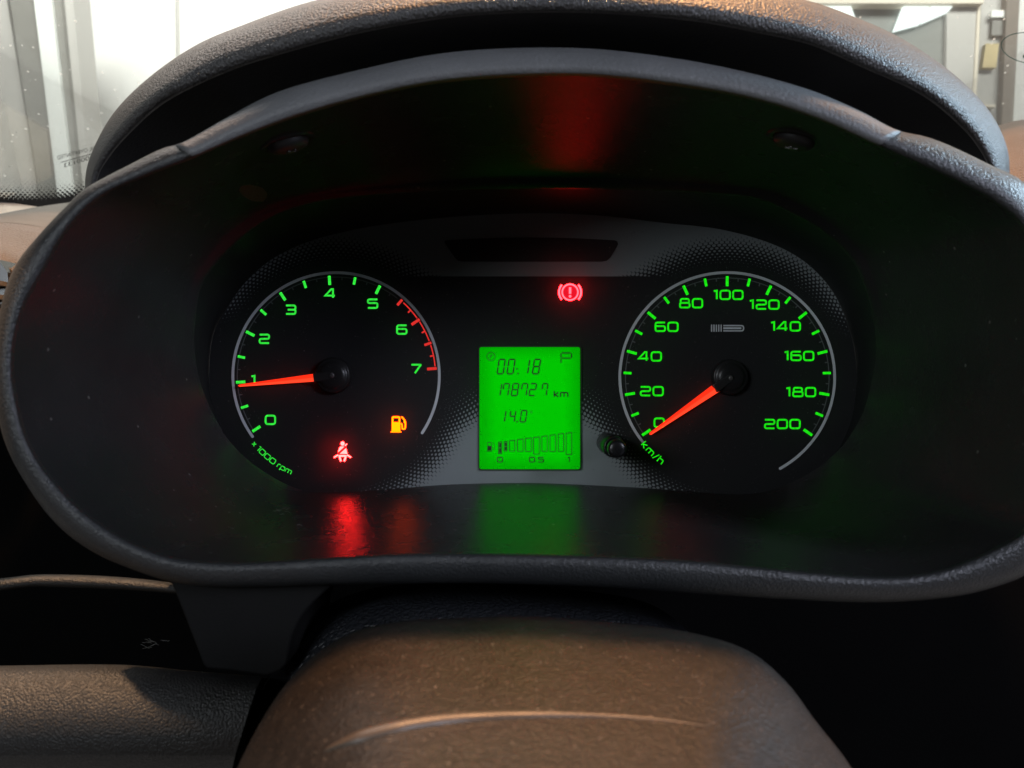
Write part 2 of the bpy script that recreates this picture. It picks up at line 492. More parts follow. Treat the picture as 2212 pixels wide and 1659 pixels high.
GW = 1.12
GLYPH = {   # name: (advance width, [(points, closed, corner radius)])  y up, height 1
    '0': (GW, [([(0, 0), (GW, 0), (GW, 1), (0, 1)], 1, .3)]),
    '1': (.42, [([(0, .93), (.36, 1), (.36, 0)], 0, 0)]),
    '2': (GW, [([(0, 1), (GW, 1), (GW, .5), (0, .5), (0, 0), (GW, 0)], 0, .26)]),
    '3': (GW, [([(0, 1), (GW, 1), (GW, .5), (.2, .5)], 0, .26), ([(GW * .7, .5), (GW, .5), (GW, 0), (0, 0)], 0, .26)]),
    '4': (GW, [([(GW * .8, 0), (GW * .8, 1), (GW * .62, 1), (0, .26), (GW, .26)], 0, 0)]),
    '5': (GW, [([(GW, 1), (0, 1), (0, .58), (GW, .58), (GW, 0), (0, 0)], 0, .24)]),
    '6': (GW, [([(GW, 1), (0, 1), (0, 0), (GW, 0), (GW, .58), (.08, .58)], 0, .26)]),
    '7': (GW, [([(0, 1), (GW, 1), (GW * .36, 0)], 0, .1)]),
    '8': (GW, [([(0, 0), (GW, 0), (GW, .54), (0, .54)], 1, .22), ([(.08, .54), (.08, 1), (GW - .08, 1), (GW - .08, .54)], 0, .22)]),
    'x': (.62, [([(0, 0), (.62, .72)], 0, 0), ([(0, .72), (.62, 0)], 0, 0)]),
    'r': (.5, [([(0, 0), (0, .72), (.5, .72)], 0, .2)]),
    'p': (.85, [([(0, -.3), (0, .72), (.85, .72), (.85, 0), (.05, 0)], 0, .2)]),
    'm': (1.25, [([(0, 0), (0, .72), (1.25, .72), (1.25, 0)], 0, .2), ([(.62, 0), (.62, .7)], 0, 0)]),
    'k': (.75, [([(0, 0), (0, 1)], 0, 0), ([(.7, .75), (.12, .36), (.7, 0)], 0, 0)]),
    'h': (.8, [([(0, 0), (0, 1.12)], 0, 0), ([(0, .72), (.8, .72), (.8, 0)], 0, .2)]),
    '/': (.5, [([(0, -.1), (.5, 1.05)], 0, 0)]),
    '.': (.1, [([(0, .0), (.0, .12)], 0, 0)]),
    ' ': (.25, []),
}
def word(g, text, cx, cy, h, d, stroke=.215, gap=.32, ang=0.0, arc=None, step=0.00001):
    """text drawn with strokes; h is the full height on the tracing grid"""
    k = h / (1 + stroke)
    tot = sum(GLYPH[c][0] for c in text) + gap * (len(text) - 1)
    x = -tot / 2; dd = d
    for c in text:
        adv, strokes = GLYPH[c]
        for pts, closed, r in strokes:
            q = fillet(pts, r, closed)
            A, B = ribbon(q, stroke, closed)
            def tr(p):
                X, Y = (x + p.x) * k, (p.y - .5) * k
                if arc:   # bend round a centre: arc = (cx, cy, radius, angle of the middle)
                    ax, ay, rr, a0 = arc
                    a = a0 - X / rr; rad = rr - Y
                    return P(ax + rad * math.cos(a), ay + rad * math.sin(a), dd)
                ca, sa = math.cos(ang), math.sin(ang)
                return P(cx + X * ca - (-Y) * sa, cy + X * sa + (-Y) * ca, dd)
            g.strip([tr(p) for p in A], [tr(p) for p in B], closed)
            dd -= step
        x += adv + gap

# ------------------------------------------------------------------ outlines on the tracing grid
CEN = (1140, 800)
END = [(413, 740), (416, 690), (429, 616), (462, 567), (517, 512), (571, 474), (626, 449), (700, 431), (900, 412), (1150, 405),
       (1400, 408), (1550, 416), (1640, 427), (1718, 460), (1780, 497), (1843, 554), (1874, 616), (1896, 700), (1899, 772), (1889, 829), (1867, 902), (1821, 970),
       (1753, 1024), (1663, 1063), (1595, 1070), (1500, 1064), (1391, 1056), (1210, 1047), (1140, 1045), (962, 1049), (826, 1060), (709, 1066),
       (657, 1063), (609, 1046), (542, 1004), (491, 955), (464, 914), (437, 857), (420, 800)]
CREASE = [(1121, 163), (1280, 163), (1434, 179), (1610, 209), (1750, 250), (1914, 322), (1985, 352), (2067, 390), (2150, 435), (2212, 490), (2245, 590), (2256, 700),
          (2254, 850), (2246, 1000), (2236, 1100), (2212, 1150), (2160, 1182), (2107, 1207), (2030, 1234), (1945, 1247), (1850, 1246), (1750, 1238), (1491, 1213), (1296, 1203), (1037, 1197),
          (859, 1198), (625, 1212), (488, 1217), (371, 1206), (273, 1168), (176, 1105), (113, 1039), (78, 992), (51, 935), (32, 857), (25, 800),
          (30, 728), (50, 660), (92, 582), (140, 500), (211, 427), (316, 378), (411, 342), (510, 299), (633, 253), (778, 211), (945, 177)]
OUTER = [(1121, 104), (1280, 106), (1434, 123), (1575, 148), (1736, 190), (1856, 239), (1937, 281), (1996, 294), (2039, 309), (2137, 355), (2212, 394), (2262, 470), (2290, 600), (2300, 750),
         (2298, 900), (2285, 1050), (2270, 1150), (2245, 1215), (2212, 1244), (2150, 1268), (2074, 1287), (1945, 1300), (1850, 1301), (1750, 1297), (1491, 1281), (1296, 1268), (1037, 1260),
         (859, 1261), (703, 1264), (469, 1269), (390, 1261), (312, 1240), (195, 1189), (117, 1127), (51, 1037), (12, 960), (-8, 880), (-14, 800),
         (-8, 720), (10, 630), (35, 570), (88, 503), (141, 447), (179, 411), (281, 355), (352, 320), (392, 309), (492, 253), (598, 200), (778, 151), (945, 117)]
NA = 420
cE = by_angle(catmull(END, True, 14), CEN, NA)
cC = by_angle(catmull(CREASE, True, 14), CEN, NA)
cO = by_angle(catmull(OUTER, True, 14), CEN, NA)

# ================================================================== DASHBOARD
dash = thing('dashboard', (0, 0.42, ZC - 0.25), 'black car dashboard with a deep oval binnacle round the lit dials', 'dashboard')

# --- hood: the grained arch above the binnacle
H_OUT = [(205, 600), (192, 500), (184, 430), (186, 369), (204, 316), (246, 243), (316, 172), (422, 98), (527, 53), (668, 4), (830, -28), (1000, -46), (1180, -52), (1380, -46),
         (1560, -30), (1740, 0), (1835, 32), (1944, 81), (2049, 151), (2120, 218), (2158, 274), (2178, 330), (2181, 380), (2176, 450), (2164, 560)]
H_IN = [(240, 600), (222, 500), (207, 430), (213, 380), (236, 340), (274, 295), (352, 225), (485, 158), (598, 120), (778, 72), (945, 42), (1050, 32), (1180, 27), (1350, 32),
        (1512, 48), (1640, 72), (1750, 97), (1856, 143), (1996, 209), (2084, 283), (2112, 318), (2130, 350), (2140, 390), (2138, 450), (2128, 560)]
nH = 260
hO = by_length(catmull(H_OUT, False, 12), nH)
hI = by_length(catmull(H_IN, False, 12), nH)
def push(row, y, dz=0.0, sx=1.0): return [Vector((v.x * sx, y, v.z + dz)) for v in row]
def atv(C, d): return [P(p[0], p[1], d + .034 * min(1.2, abs((p[0] - 1180) / 1000)) ** 3) for p in C]
rI, rO = atv(hI, .2575), atv(hO, .2745)
def back(row, dy, dz=0.0): return [Vector((v.x, v.y + dy, v.z + dz)) for v in row]
under = [back(rI, .12, -.004), back(rI, .03), back(rI, .006), rI]
hood = mesh('hood', *loft([atv(hI, .2577), atv(mixc(hI, hO, .03), .2552), atv(mixc(hI, hO, .10), .2532), atv(mixc(hI, hO, .3), .2522), atv(mixc(hI, hO, .52), .2540),
                           atv(mixc(hI, hO, .75), .2585), atv(mixc(hI, hO, .9), .265), rO,
                           back(rO, .024, .0005), back(rO, .10, -.004), back(rO, .22, -.012), back(rO, .36, -.022)], False),
            M['hood'], dash, label='arched hood with coarse grain, warm on top and cool at its right end')
mesh('hood_underside', *loft(under, False), M['hood_under'], hood)

# --- bezel: tunnel, rim
C1 = at(cC, .2560)
bez = mesh('bezel', *loft([at(mixc(cE, cC, .985), .2572), at(cC, .2553), at(mixc(cC, cO, .10), .2543), at(mixc(cC, cO, .35), .2540), at(mixc(cC, cO, .72), .2555),
                           at(mixc(cC, cO, .92), .2585), at(cO, .2625), push(at(cO, .2625), .270), push(at(cO, .2625), .33, 0, .995)], True),
           M['rim'], dash)
def d_end(p):   # the cluster leans back: its lower edge lies deeper than its upper one
    return .3135 + (.013 * (p.y - 800) / 250 if p.y > 800 else -.020 * (800 - p.y) / 395)
E3 = [P0(p.x, p.y, d_end(p)) for p in cE]
C3 = at(mixc(cE, cC, .985), .2572)
def trow(s_):
    out = []
    for e, c, p in zip(E3, C3, cE):
        up = max(0, min(1, (760 - p.y) / 300))
        o_ = Vector((p.x - CEN[0], 0, CEN[1] - p.y)).normalized()
        out.append(e.lerp(c, s_) + o_ * (.0058 * up * s_ ** .5 * (1 - s_) * 2.6))
    return out
tun = mesh('tunnel', *loft([[v + Vector((0, .003, 0)) for v in E3], E3] + [trow(k) for k in (.02, .05, .1, .16, .24, .34, .45, .58, .72, .86, .95)] + [C3], True), M['tunnel'], bez)
# lighter strip let into the top of the rim
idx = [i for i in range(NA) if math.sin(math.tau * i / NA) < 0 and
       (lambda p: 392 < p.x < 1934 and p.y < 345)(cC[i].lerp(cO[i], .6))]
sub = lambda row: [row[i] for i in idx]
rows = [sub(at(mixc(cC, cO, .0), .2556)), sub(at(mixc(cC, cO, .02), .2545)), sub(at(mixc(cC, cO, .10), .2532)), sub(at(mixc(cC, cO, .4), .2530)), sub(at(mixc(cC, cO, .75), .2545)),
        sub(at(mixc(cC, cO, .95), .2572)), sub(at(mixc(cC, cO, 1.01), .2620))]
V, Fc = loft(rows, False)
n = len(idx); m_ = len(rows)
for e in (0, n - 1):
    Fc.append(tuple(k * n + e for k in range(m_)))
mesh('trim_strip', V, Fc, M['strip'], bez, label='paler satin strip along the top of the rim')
# two screws in the tunnel roof
def disc_rows(c, nrm, prof, n=28, ex=None):
    nrm = Vector(nrm).normalized(); ex = (ex or Vector((1, 0, 0))); ex = (ex - nrm * ex.dot(nrm)).normalized(); ey = nrm.cross(ex)
    return [[Vector(c) + ex * (r * math.cos(math.tau * i / n)) + ey * (r * math.sin(math.tau * i / n)) + nrm * h for i in range(n)] for r, h in prof]
def cap(rows, V, Fc, n):
    Fc.append(tuple((len(rows) - 1) * n + i for i in range(n)))
def tunnel_point(px, py):
    """the point of the tunnel surface seen at px, py, and its normal (from its own faces)"""
    o = Vector((0, 0, ZC)); d = (P(px, py, 1.0) - o).normalized()
    from mathutils.bvhtree import BVHTree
    me = tun.data
    b = BVHTree.FromPolygons([v.co.copy() for v in me.vertices], [tuple(p.vertices) for p in me.polygons])
    h = b.ray_cast(o, d)
    nn = h[1] if h[1].dot(d) < 0 else -h[1]
    return h[0], nn
for px, py in ((622, 306), (1716, 299)):
    c, nn = tunnel_point(px, py)
    rows = disc_rows(c, nn, [(.0085, -.0002), (.0082, .0004), (.0066, .0006), (.0062, .0004)], 36)
    V, Fc = loft(rows, True)
    washer = mesh('screw_seat', V, Fc, M['tunnel'], bez)
    rows = disc_rows(c, nn, [(.0060, -.001), (.0060, .0012), (.0054, .0021), (.0036, .0027), (.0012, .0029)], 28)
    V, Fc = loft(rows, True); cap(rows, V, Fc, 28)
    sc = mesh('screw', V, Fc, M['screw_head'], bez)
    # crossed recess: its glints put in as raised bars of lighter steel
    g = Geo()
    ex = (Vector((1, 0, 0)) - nn * nn.x).normalized(); ey = nn.cross(ex)
    for a in (0.5, 0.5 + math.pi / 2):
        u = ex * math.cos(a) + ey * math.sin(a); w = nn.cross(u)
        c0 = c + nn * .0029
        g.prism([c0 - u * .0018 - w * .0003, c0 + u * .0018 - w * .0003, c0 + u * .0018 + w * .0003, c0 - u * .0018 + w * .0003], nn * .0003)
    g.build('screw_recess', M['screw'], bez)

# --- dash top, left of the binnacle
def surf(name, rows, mat, parent, n=60, smooth=True, label=None):
    """rows: list of (points on the grid with distance)"""
    R_ = []
    for r in rows:
        q = catmull([(p[0], p[1], p[2]) for p in r], False, 10)
        q = by_length(q, n)
        R_.append([P(p[0], p[1], p[2]) for p in q])
    return mesh(name, *loft(R_, False), mat, parent, smooth, label)
surf('dash_ledge', [[(-260, 520, .60), (0, 462, .66), (80, 447, .68), (150, 437, .70), (260, 425, .72)],
                    [(-260, 505, .50), (0, 472, .52), (60, 467, .53), (130, 470, .53), (260, 480, .53)],
                    [(-260, 474, .440), (0, 480, .455), (50, 484, .455), (100, 492, .455), (260, 520, .455)]], M['dash_smooth'], dash,
     label='smooth ledge of the dash top beside the windscreen')
surf('dash_pad', [[(-260, 473, .442), (0, 480, .456), (50, 484, .456), (100, 492, .456), (260, 521, .456)],
                  [(-260, 490, .418), (0, 492, .432), (50, 497, .430), (100, 507, .430), (260, 541, .43)],
                  [(-260, 520, .385), (0, 530, .395), (50, 556, .392), (100, 566, .39), (260, 590, .39)],
                  [(-260, 545, .365), (0, 560, .372), (26, 584, .372), (100, 610, .37), (260, 640, .37)],
                  [(-260, 600, .362), (0, 590, .370), (26, 605, .372), (100, 660, .37), (260, 700, .37)]], M['dash'], dash,
     label='grained tan-lit pad at the left of the binnacle')
# air vent corner below the pad
g = Geo()
g.prism([P(-120, 575, .368), P(-4, 560, .368), P(16, 588, .368), P(22, 640, .368), P(-120, 760, .368)], (0, .03, 0))
vent = g.build('air_vent', M['gloss'], dash)
g = Geo()
for k in range(3):
    y = 612 + k * 26
    g.prism([P(-100, y, .362), P(0, y - 6 + k * 4, .362), P(0, y + 4 + k * 4, .362), P(-100, y + 10, .362)], (0, .005, 0))
g.build('vent_slat', M['dash_smooth'], vent)
# dash top right of the binnacle
surf('dash_crown', [[(2040, 400, .62), (2110, 300, .62), (2165, 268, .62), (2212, 258, .62), (2400, 235, .62)],
                    [(2040, 410, .52), (2110, 330, .52), (2165, 300, .52), (2212, 288, .52), (2400, 270, .52)],
                    [(2040, 480, .44), (2110, 400, .44), (2165, 372, .44), (2212, 360, .44), (2400, 350, .44)],
                    [(2040, 700, .40), (2110, 640, .40), (2165, 600, .40), (2212, 590, .40), (2400, 580, .40)]], M['dash'], dash,
     label='grained dash top at the right of the hood')
# lower dash, behind everything below the binnacle
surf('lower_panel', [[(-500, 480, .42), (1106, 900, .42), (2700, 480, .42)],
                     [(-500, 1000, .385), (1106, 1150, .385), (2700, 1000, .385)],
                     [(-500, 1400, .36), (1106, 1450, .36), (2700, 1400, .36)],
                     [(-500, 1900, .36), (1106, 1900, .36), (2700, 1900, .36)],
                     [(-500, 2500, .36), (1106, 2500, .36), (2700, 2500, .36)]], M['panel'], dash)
# ledge of the open tray on the left and its floor
surf('tray_lip', [[(-160, 1270, .300), (30, 1246, .298), (80, 1241, .298), (200, 1243, .296), (300, 1250, .294), (400, 1262, .292)],
                  [(-160, 1276, .294), (30, 1252, .292), (80, 1247, .292), (200, 1249, .290), (300, 1256, .288), (400, 1268, .286)],
                  [(-160, 1288, .293), (30, 1264, .291), (80, 1259, .291), (200, 1262, .289), (300, 1267, .287), (400, 1276, .285)],
                  [(-160, 1300, .297), (30, 1272, .295), (80, 1268, .295), (200, 1271, .293), (300, 1276, .291), (400, 1284, .289)]], M['knee'], dash)
# knee pad
KD = .262
surf('knee_pad', [[(-200, 1440, .30), (40, 1437, .30), (270, 1436, .30), (420, 1450, .30), (568, 1462, .30)],
                  [(-200, 1448, .270), (40, 1439, .268), (260, 1438, .266), (420, 1451, .264), (566, 1464, .262)],
                  [(-200, 1462, .262), (40, 1452, .260), (260, 1451, .258), (420, 1462, .257), (560, 1474, .256)],
                  [(-200, 1484, .257), (40, 1475, .255), (260, 1474, .253), (420, 1482, .252), (552, 1492, .252)],
                  [(-200, 1560, .250), (40, 1553, .248), (260, 1552, .247), (420, 1556, .247), (530, 1560, .248)],
                  [(-200, 1640, .249), (40, 1632, .247), (260, 1631, .246), (420, 1632, .246), (508, 1632, .248)],
                  [(-200, 1690, .258), (40, 1682, .256), (260, 1680, .255), (420, 1680, .255), (498, 1680, .256)],
                  [(-200, 1750, .30), (40, 1750, .30), (260, 1750, .30), (420, 1750, .30), (498, 1750, .30)]], M['knee'], dash, n=90,
     label='grained knee pad with a warm lit patch at its upper edge')
kp = Geo()
kp.strip([P(566, 1464, .262), P(560, 1474, .256), P(552, 1492, .252), P(530, 1560, .248), P(508, 1632, .248), P(498, 1680, .256)],
         [P(580, 1466, .30), P(572, 1476, .30), P(566, 1492, .30), P(548, 1560, .30), P(526, 1632, .30), P(512, 1680, .30)])
kp.build('knee_pad_side', M['panel'], dash, True)
# bracket under the rim
br = catmull([(722, 1262), (700, 1280), (664, 1316), (640, 1352), (629, 1382), (624, 1410), (618, 1436), (600, 1452), (570, 1461)], False, 6)
br = [(p.x, p.y) for p in br]
out = [(330, 1225), (371, 1263), (405, 1350), (438, 1436), (446, 1446), (500, 1450)] + br[::-1] + [(740, 1225)]
g = Geo()
front = [P(x, y, .2665) for x, y in out]
g.prism(front, (0, .05, 0))
bk = g.build('bracket', M['bracket'], dash, False)
bv = bk.modifiers.new('soft edges', 'BEVEL'); bv.width = .002; bv.segments = 3; bv.limit_method = 'ANGLE'
# lint caught in the tray and on the tunnel floor
def fibres(name, px, py, d, n, r, th, parent, seed, on=None):
    rnd = random.Random(seed); g = Geo()
    for k in range(n):
        a = rnd.uniform(-.6, .6) + (math.pi if rnd.random() < .5 else 0)
        pts = []
        x, y = px + rnd.gauss(0, r * .3), py + rnd.gauss(0, r * .15)
        for s in range(6):
            pts.append((x, y)); x += math.cos(a) * r * .16; y += math.sin(a) * r * .16; a += rnd.gauss(0, .5)
        for (x0, y0), (x1, y1) in zip(pts, pts[1:]):
            if on:
                p0, n0 = tunnel_point(x0, y0); p1, n1 = tunnel_point(x1, y1); p0 += n0 * .0004; p1 += n1 * .0004
            else: p0, p1 = P(x0, y0, d), P(x1, y1, d)
            u = (p1 - p0).normalized(); w = u.cross(Vector((0, 1, 0))).normalized() * th; q = Vector((0, th, 0))
            g.prism([p0 + w, p0 - w * .5 + q, p0 - w * .5 - q], p1 - p0)
    return g.build(name, M['lint'], parent)
tag(fibres('lint', 332, 1392, .345, 9, 26, .00010, None, 3), 'small grey tuft of lint in the dark tray above the knee pad', 'lint')
tag(fibres('lint', 606, 1106, 0, 8, 17, .00007, None, 5, True), 'small tuft of lint on the binnacle floor left of the red glow', 'lint')
tag(fibres('lint', 637, 1134, 0, 1, 15, .00010, None, 8, True), 'single short white fibre on the binnacle floor below the tuft', 'lint')

# ================================================================== STEERING COLUMN AND WHEEL
col = thing('steering_column', P(1100, 1500, .31), 'dark wrinkled leather cover of the steering column under the rim', 'steering column')
surf('column_cover', [[(560, 1500, .325), (640, 1392, .325), (700, 1330, .325), (800, 1285, .325), (1000, 1268, .325), (1200, 1280, .325), (1380, 1320, .325), (1480, 1410, .325), (1520, 1560, .325)],
                      [(540, 1540, .295), (622, 1400, .295), (690, 1318, .295), (800, 1272, .295), (1000, 1258, .295), (1220, 1272, .295), (1420, 1312, .295), (1520, 1410, .295), (1560, 1560, .295)],
                      [(530, 1600, .275), (612, 1440, .275), (690, 1352, .275), (800, 1305, .275), (1000, 1288, .275), (1220, 1302, .275), (1420, 1345, .275), (1530, 1450, .275), (1570, 1600, .275)],
                      [(530, 1680, .262), (620, 1520, .262), (720, 1420, .262), (830, 1368, .262), (1000, 1350, .262), (1220, 1362, .262), (1420, 1410, .262), (1530, 1530, .262), (1570, 1680, .262)],
                      [(560, 1800, .256), (660, 1640, .256), (760, 1540, .256), (860, 1480, .256), (1000, 1460, .256), (1200, 1470, .256), (1400, 1530, .256), (1510, 1650, .256), (1550, 1800, .256)]],
     M['shroud'], col, n=120)

wheel = thing('steering_wheel', P(1150, 1750, .19), 'brown-lit steering wheel hub cover speckled with dust at the bottom', 'steering wheel')
SIL = [(470, 1760), (505, 1675), (560, 1565), (620, 1475), (700, 1400), (780, 1360), (860, 1343), (1000, 1335), (1130, 1331), (1330, 1345), (1500, 1368), (1620, 1408), (1700, 1475), (1760, 1555), (1830, 1645), (1900, 1760)]
def hubrow(inset, base, drop):
    """a row of the hub cover: the outline pulled in towards its middle; distances shrink towards the sides"""
    out = []
    for x, y in SIL:
        t = min(1, abs((x - 1180) / 720)) ** 3
        X = x + (1180 - x) * inset * .55; Y = y + drop * (1 - .25 * t)
        out.append((X, Y, base - .035 * t * (1 - inset)))
    return out
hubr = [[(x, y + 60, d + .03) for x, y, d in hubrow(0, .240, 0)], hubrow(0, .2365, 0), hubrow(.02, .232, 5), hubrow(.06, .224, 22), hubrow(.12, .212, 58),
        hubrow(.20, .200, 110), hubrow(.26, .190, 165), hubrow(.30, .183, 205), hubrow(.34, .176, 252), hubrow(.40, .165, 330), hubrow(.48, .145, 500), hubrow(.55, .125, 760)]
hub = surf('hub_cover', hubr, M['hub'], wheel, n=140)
# raised bead across the cover
from mathutils.bvhtree import BVHTree
_hb = BVHTree.FromPolygons([v.co.copy() for v in hub.data.vertices], [tuple(p.vertices) for p in hub.data.polygons])
bead = catmull([(700, 1622), (790, 1590), (880, 1568), (980, 1554), (1106, 1546), (1250, 1545), (1400, 1552), (1520, 1566)], False, 10)
rows = []
for k, p in enumerate(bead):
    o = Vector((0, 0, ZC)); h = _hb.ray_cast(o, (P(p.x, p.y, 1) - o).normalized())
    if h[0] is None: continue
    nn = h[1] if h[1].z > 0 else -h[1]
    t = k / (len(bead) - 1); rr = .0009 * min(1, t * 8, (1 - t) * 1.6) + .00012
    fw = Vector((0, -1, 0)) - nn * (-nn.y); fw.normalize()
    rows.append([h[0] + fw * (1.5 * rr * math.cos(a)) + nn * (rr * 1.1 * math.sin(a) - .0001) for a in [math.pi * i / 10 for i in range(11)]])
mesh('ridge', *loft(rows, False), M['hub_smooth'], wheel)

# ================================================================== INSTRUMENT CLUSTER
clu = thing('instrument_cluster', P(1140, 1080, .345), 'lit instrument cluster with green dials, red needles and a green display', 'instrument cluster')
FACE = [(452, 800), (462, 720), (490, 665), (530, 610), (580, 565), (650, 528), (760, 497), (860, 481), (1000, 467), (1150, 461), (1300, 466), (1440, 482), (1560, 496), (1680, 532), (1750, 575), (1805, 640), (1842, 740), (1850, 820),
        (1835, 920), (1790, 1000), (1720, 1065), (1600, 1092), (1400, 1085), (1140, 1075), (900, 1080), (720, 1096), (620, 1072), (540, 1020), (480, 930), (456, 860)]
cF = by_angle(catmull(FACE, True, 12), CEN, NA)
g = Geo(); g.prism(at(cF, DF), (0, .004, 0))
plate = g.build('dial_plate', M['dial'], clu)
F3 = at(cF, .3403)
hrow = lambda t: [e.lerp(f, t) for e, f in zip([v + Vector((0, .003, 0)) for v in E3], F3)]
mesh('housing', *loft([[v + Vector((0, .0028, 0)) for v in E3], hrow(.2), hrow(.55), hrow(.85), hrow(.97), F3], True), M['housing'], clu)
g = Geo(); g.poly([Vector((v.x, .3333, v.z)) for v in at(mixc(cE, cF, .86), .3333)])
lens = g.build('lens', M['lens'], clu, label='clear dusty lens with fine scratches')

D1, D2, D3 = DF - .00015, DF - .0003, DF - .00045
def polar(c, r, a, yr=1.0): return (c[0] + r * math.cos(a), c[1] - r * yr * math.sin(a))
def arc_geo(g, c, r0, r1, a0, a1, d, yr=1.0, n=120, round_ends=False):
    A = [P(*polar(c, r0, a0 + (a1 - a0) * i / n, yr), d) for i in range(n + 1)]
    B = [P(*polar(c, r1, a0 + (a1 - a0) * i / n, yr), d) for i in range(n + 1)]
    g.strip(A, B)
    if round_ends:
        for a, s in ((a0, -1), (a1, 1)):
            s *= 1 if a1 > a0 else -1
            m = polar(c, (r0 + r1) / 2, a, yr); w = (r1 - r0) / 2
            pts = []
            for k in range(9):
                b = -math.pi / 2 + math.pi * k / 8
                rr = math.sin(b) * w; tt = math.cos(b) * w * s
                pts.append(P(m[0] + rr * math.cos(a) - tt * math.sin(a), m[1] - yr * (rr * math.sin(a) + tt * math.cos(a)), d))
            g.poly(pts)
def tick_mesh(length, width):
    """a tick lying along its own x axis, facing the driver"""
    s = DF / F; l, w = length * s, width * s
    me = bpy.data.meshes.new('tick')
    me.from_pydata([(-l, 0, -w / 2), (0, 0, -w / 2), (0, 0, w / 2), (-l, 0, w / 2), (-l, .0003, -w / 2), (0, .0003, -w / 2), (0, .0003, w / 2), (-l, .0003, w / 2)], [],
                   [(0, 1, 2, 3), (7, 6, 5, 4), (0, 4, 5, 1), (1, 5, 6, 2), (2, 6, 7, 3), (3, 7, 4, 0)])
    return me
def tick(me, mat, c, r, a, parent, yr=1.0, name='tick'):
    o = bpy.data.objects.new(name, me)
    o.location = P(*polar(c, r, a, yr), D2)
    da = math.atan2(math.sin(a) * yr, math.cos(a))
    o.rotation_euler = (0, -da, 0)
    link(o, parent)
    return o
def with_mat(me, mat): me = me.copy(); me.materials.append(mat); return me
big_g, small_g = with_mat(tick_mesh(20, 6), M['green']), with_mat(tick_mesh(16, 5.4), M['green'])
big_r, small_r = with_mat(tick_mesh(21, 6), M['red_print']), with_mat(tick_mesh(16, 5.4), M['red_print'])
big_s, small_s = with_mat(tick_mesh(21.5, 5.8), M['green2']), with_mat(tick_mesh(17, 5.4), M['green2'])

# --- tachometer
g = Geo(); arc_geo(g, TC, 220, 226, R(216), R(-33.5), D1, 1, 160, True)
tacho = g.build('tachometer', M['grey_print'], clu)
ta = lambda n: R(213.6 - 29.9 * n)
g = Geo(); arc_geo(g, TC, 212.5, 214.6, ta(0), ta(5.42), D1, 1, 140)
for k in range(22):
    if k % 2: 
        a = ta(k * .25)
        g.poly([P(*polar(TC, r, a + s), D1 - .00002) for r, s in ((214, -.006), (214, .006), (207, .006), (207, -.006))])
g.build('scale_track', M['dim_print'], tacho)
for k in range(15):
    v = k / 2
    if v < 5.5: tick(big_g if k % 2 == 0 else small_g, None, TC, 217, ta(v), tacho)
    else: tick(big_r if k in (12, 14) else small_r, None, TC, 218, ta(v), tacho)
g = Geo()
for a, b in ((5.56, 5.96), (6.04, 6.46), (6.54, 6.96)):
    arc_geo(g, TC, 213.5, 216.2, ta(a), ta(b), D1 - .00003, 1, 20)
    m = (a + b) / 2
    g.poly([P(*polar(TC, r, ta(m) + s), D1 - .00005) for r, s in ((214, -.008), (214, .008), (207, .008), (207, -.008))])
g.build('red_zone', M['red_print'], tacho)
for t, x, y in (('0', 584, 907), ('1', 547, 821), ('2', 571, 732), ('3', 628, 669), ('4', 713, 634), ('5', 805, 656), ('6', 868, 712), ('7', 899, 797)):
    g = Geo(); word(g, t, x, y, 22.5, D2, .225); g.build('numeral', M['green'], tacho)
g = Geo(); word(g, 'x 1000 rpm', 0, 0, 12.4, D2, .18, .27, arc=(TC[0], TC[1], 229, R(128)))
g.build('unit_lettering', M['green'], tacho)

# --- speedometer
sa = lambda kmh: R(90 + 125 - 25 * kmh / 20)
g = Geo(); arc_geo(g, SC, 229, 235, R(90 + 128), R(90 - 150.5), D1, SYR, 170, True)
speedo = g.build('speedometer', M['grey_print'], clu)
g = Geo(); arc_geo(g, SC, 219, 221, sa(0), sa(200), D1, SYR, 150)
for k in range(40):
    if k % 2:
        a = sa(k * 5)
        g.poly([P(*polar(SC, r, a + s, SYR), D1 - .00002) for r, s in ((220, -.006), (220, .006), (213, .006), (213, -.006))])
g.build('scale_track', M['dim_print'], speedo)
for k in range(21):
    tick(big_s if k % 2 == 0 else small_s, None, SC, 224, sa(k * 10), speedo, SYR)
for t, x, y in (('0', 1424, 913), ('20', 1408, 845), ('40', 1404, 770), ('60', 1440, 706), ('80', 1493, 655), ('100', 1573, 637), ('120', 1651, 658),
                ('140', 1697, 705), ('160', 1726, 769), ('180', 1730, 847), ('200', 1690, 916)):
    g = Geo(); word(g, t, x, y, 22.5, D2, .215, .36); g.build('numeral', M['green2'], speedo)
g = Geo(); word(g, 'km/h', 0, 0, 15.5, D2, .17, .36, arc=(SC[0], SC[1], 230, R(134.6)))
g.build('unit_lettering', M['green2'], speedo)
# grey emblem on the speedometer
g = Geo()
C6 = lambda x, y: (1500 * .8641 + x * .3126, 640 * .8641 + y * .3126)
def stroke6(pts, w, d, r=0, C=C6, sc=.3126):
    q = fillet([C(*p) for p in pts], r, False); A, B = ribbon(q, w)
    g.strip([P(p.x, p.y, d) for p in A], [P(p.x, p.y, d) for p in B])
for x in (771, 787.5, 804, 820.5, 837): stroke6([(x, 474), (x, 523)], 2.6, D2)
stroke6([(852, 481), (992, 481), (992, 517), (852, 517)], 2.9, D2, 5)
stroke6([(852, 499), (976, 499)], 4.0, D2 - .00003)
g.build('emblem', M['grey_print'], speedo, label='small grey emblem of five bars and a rounded fork')

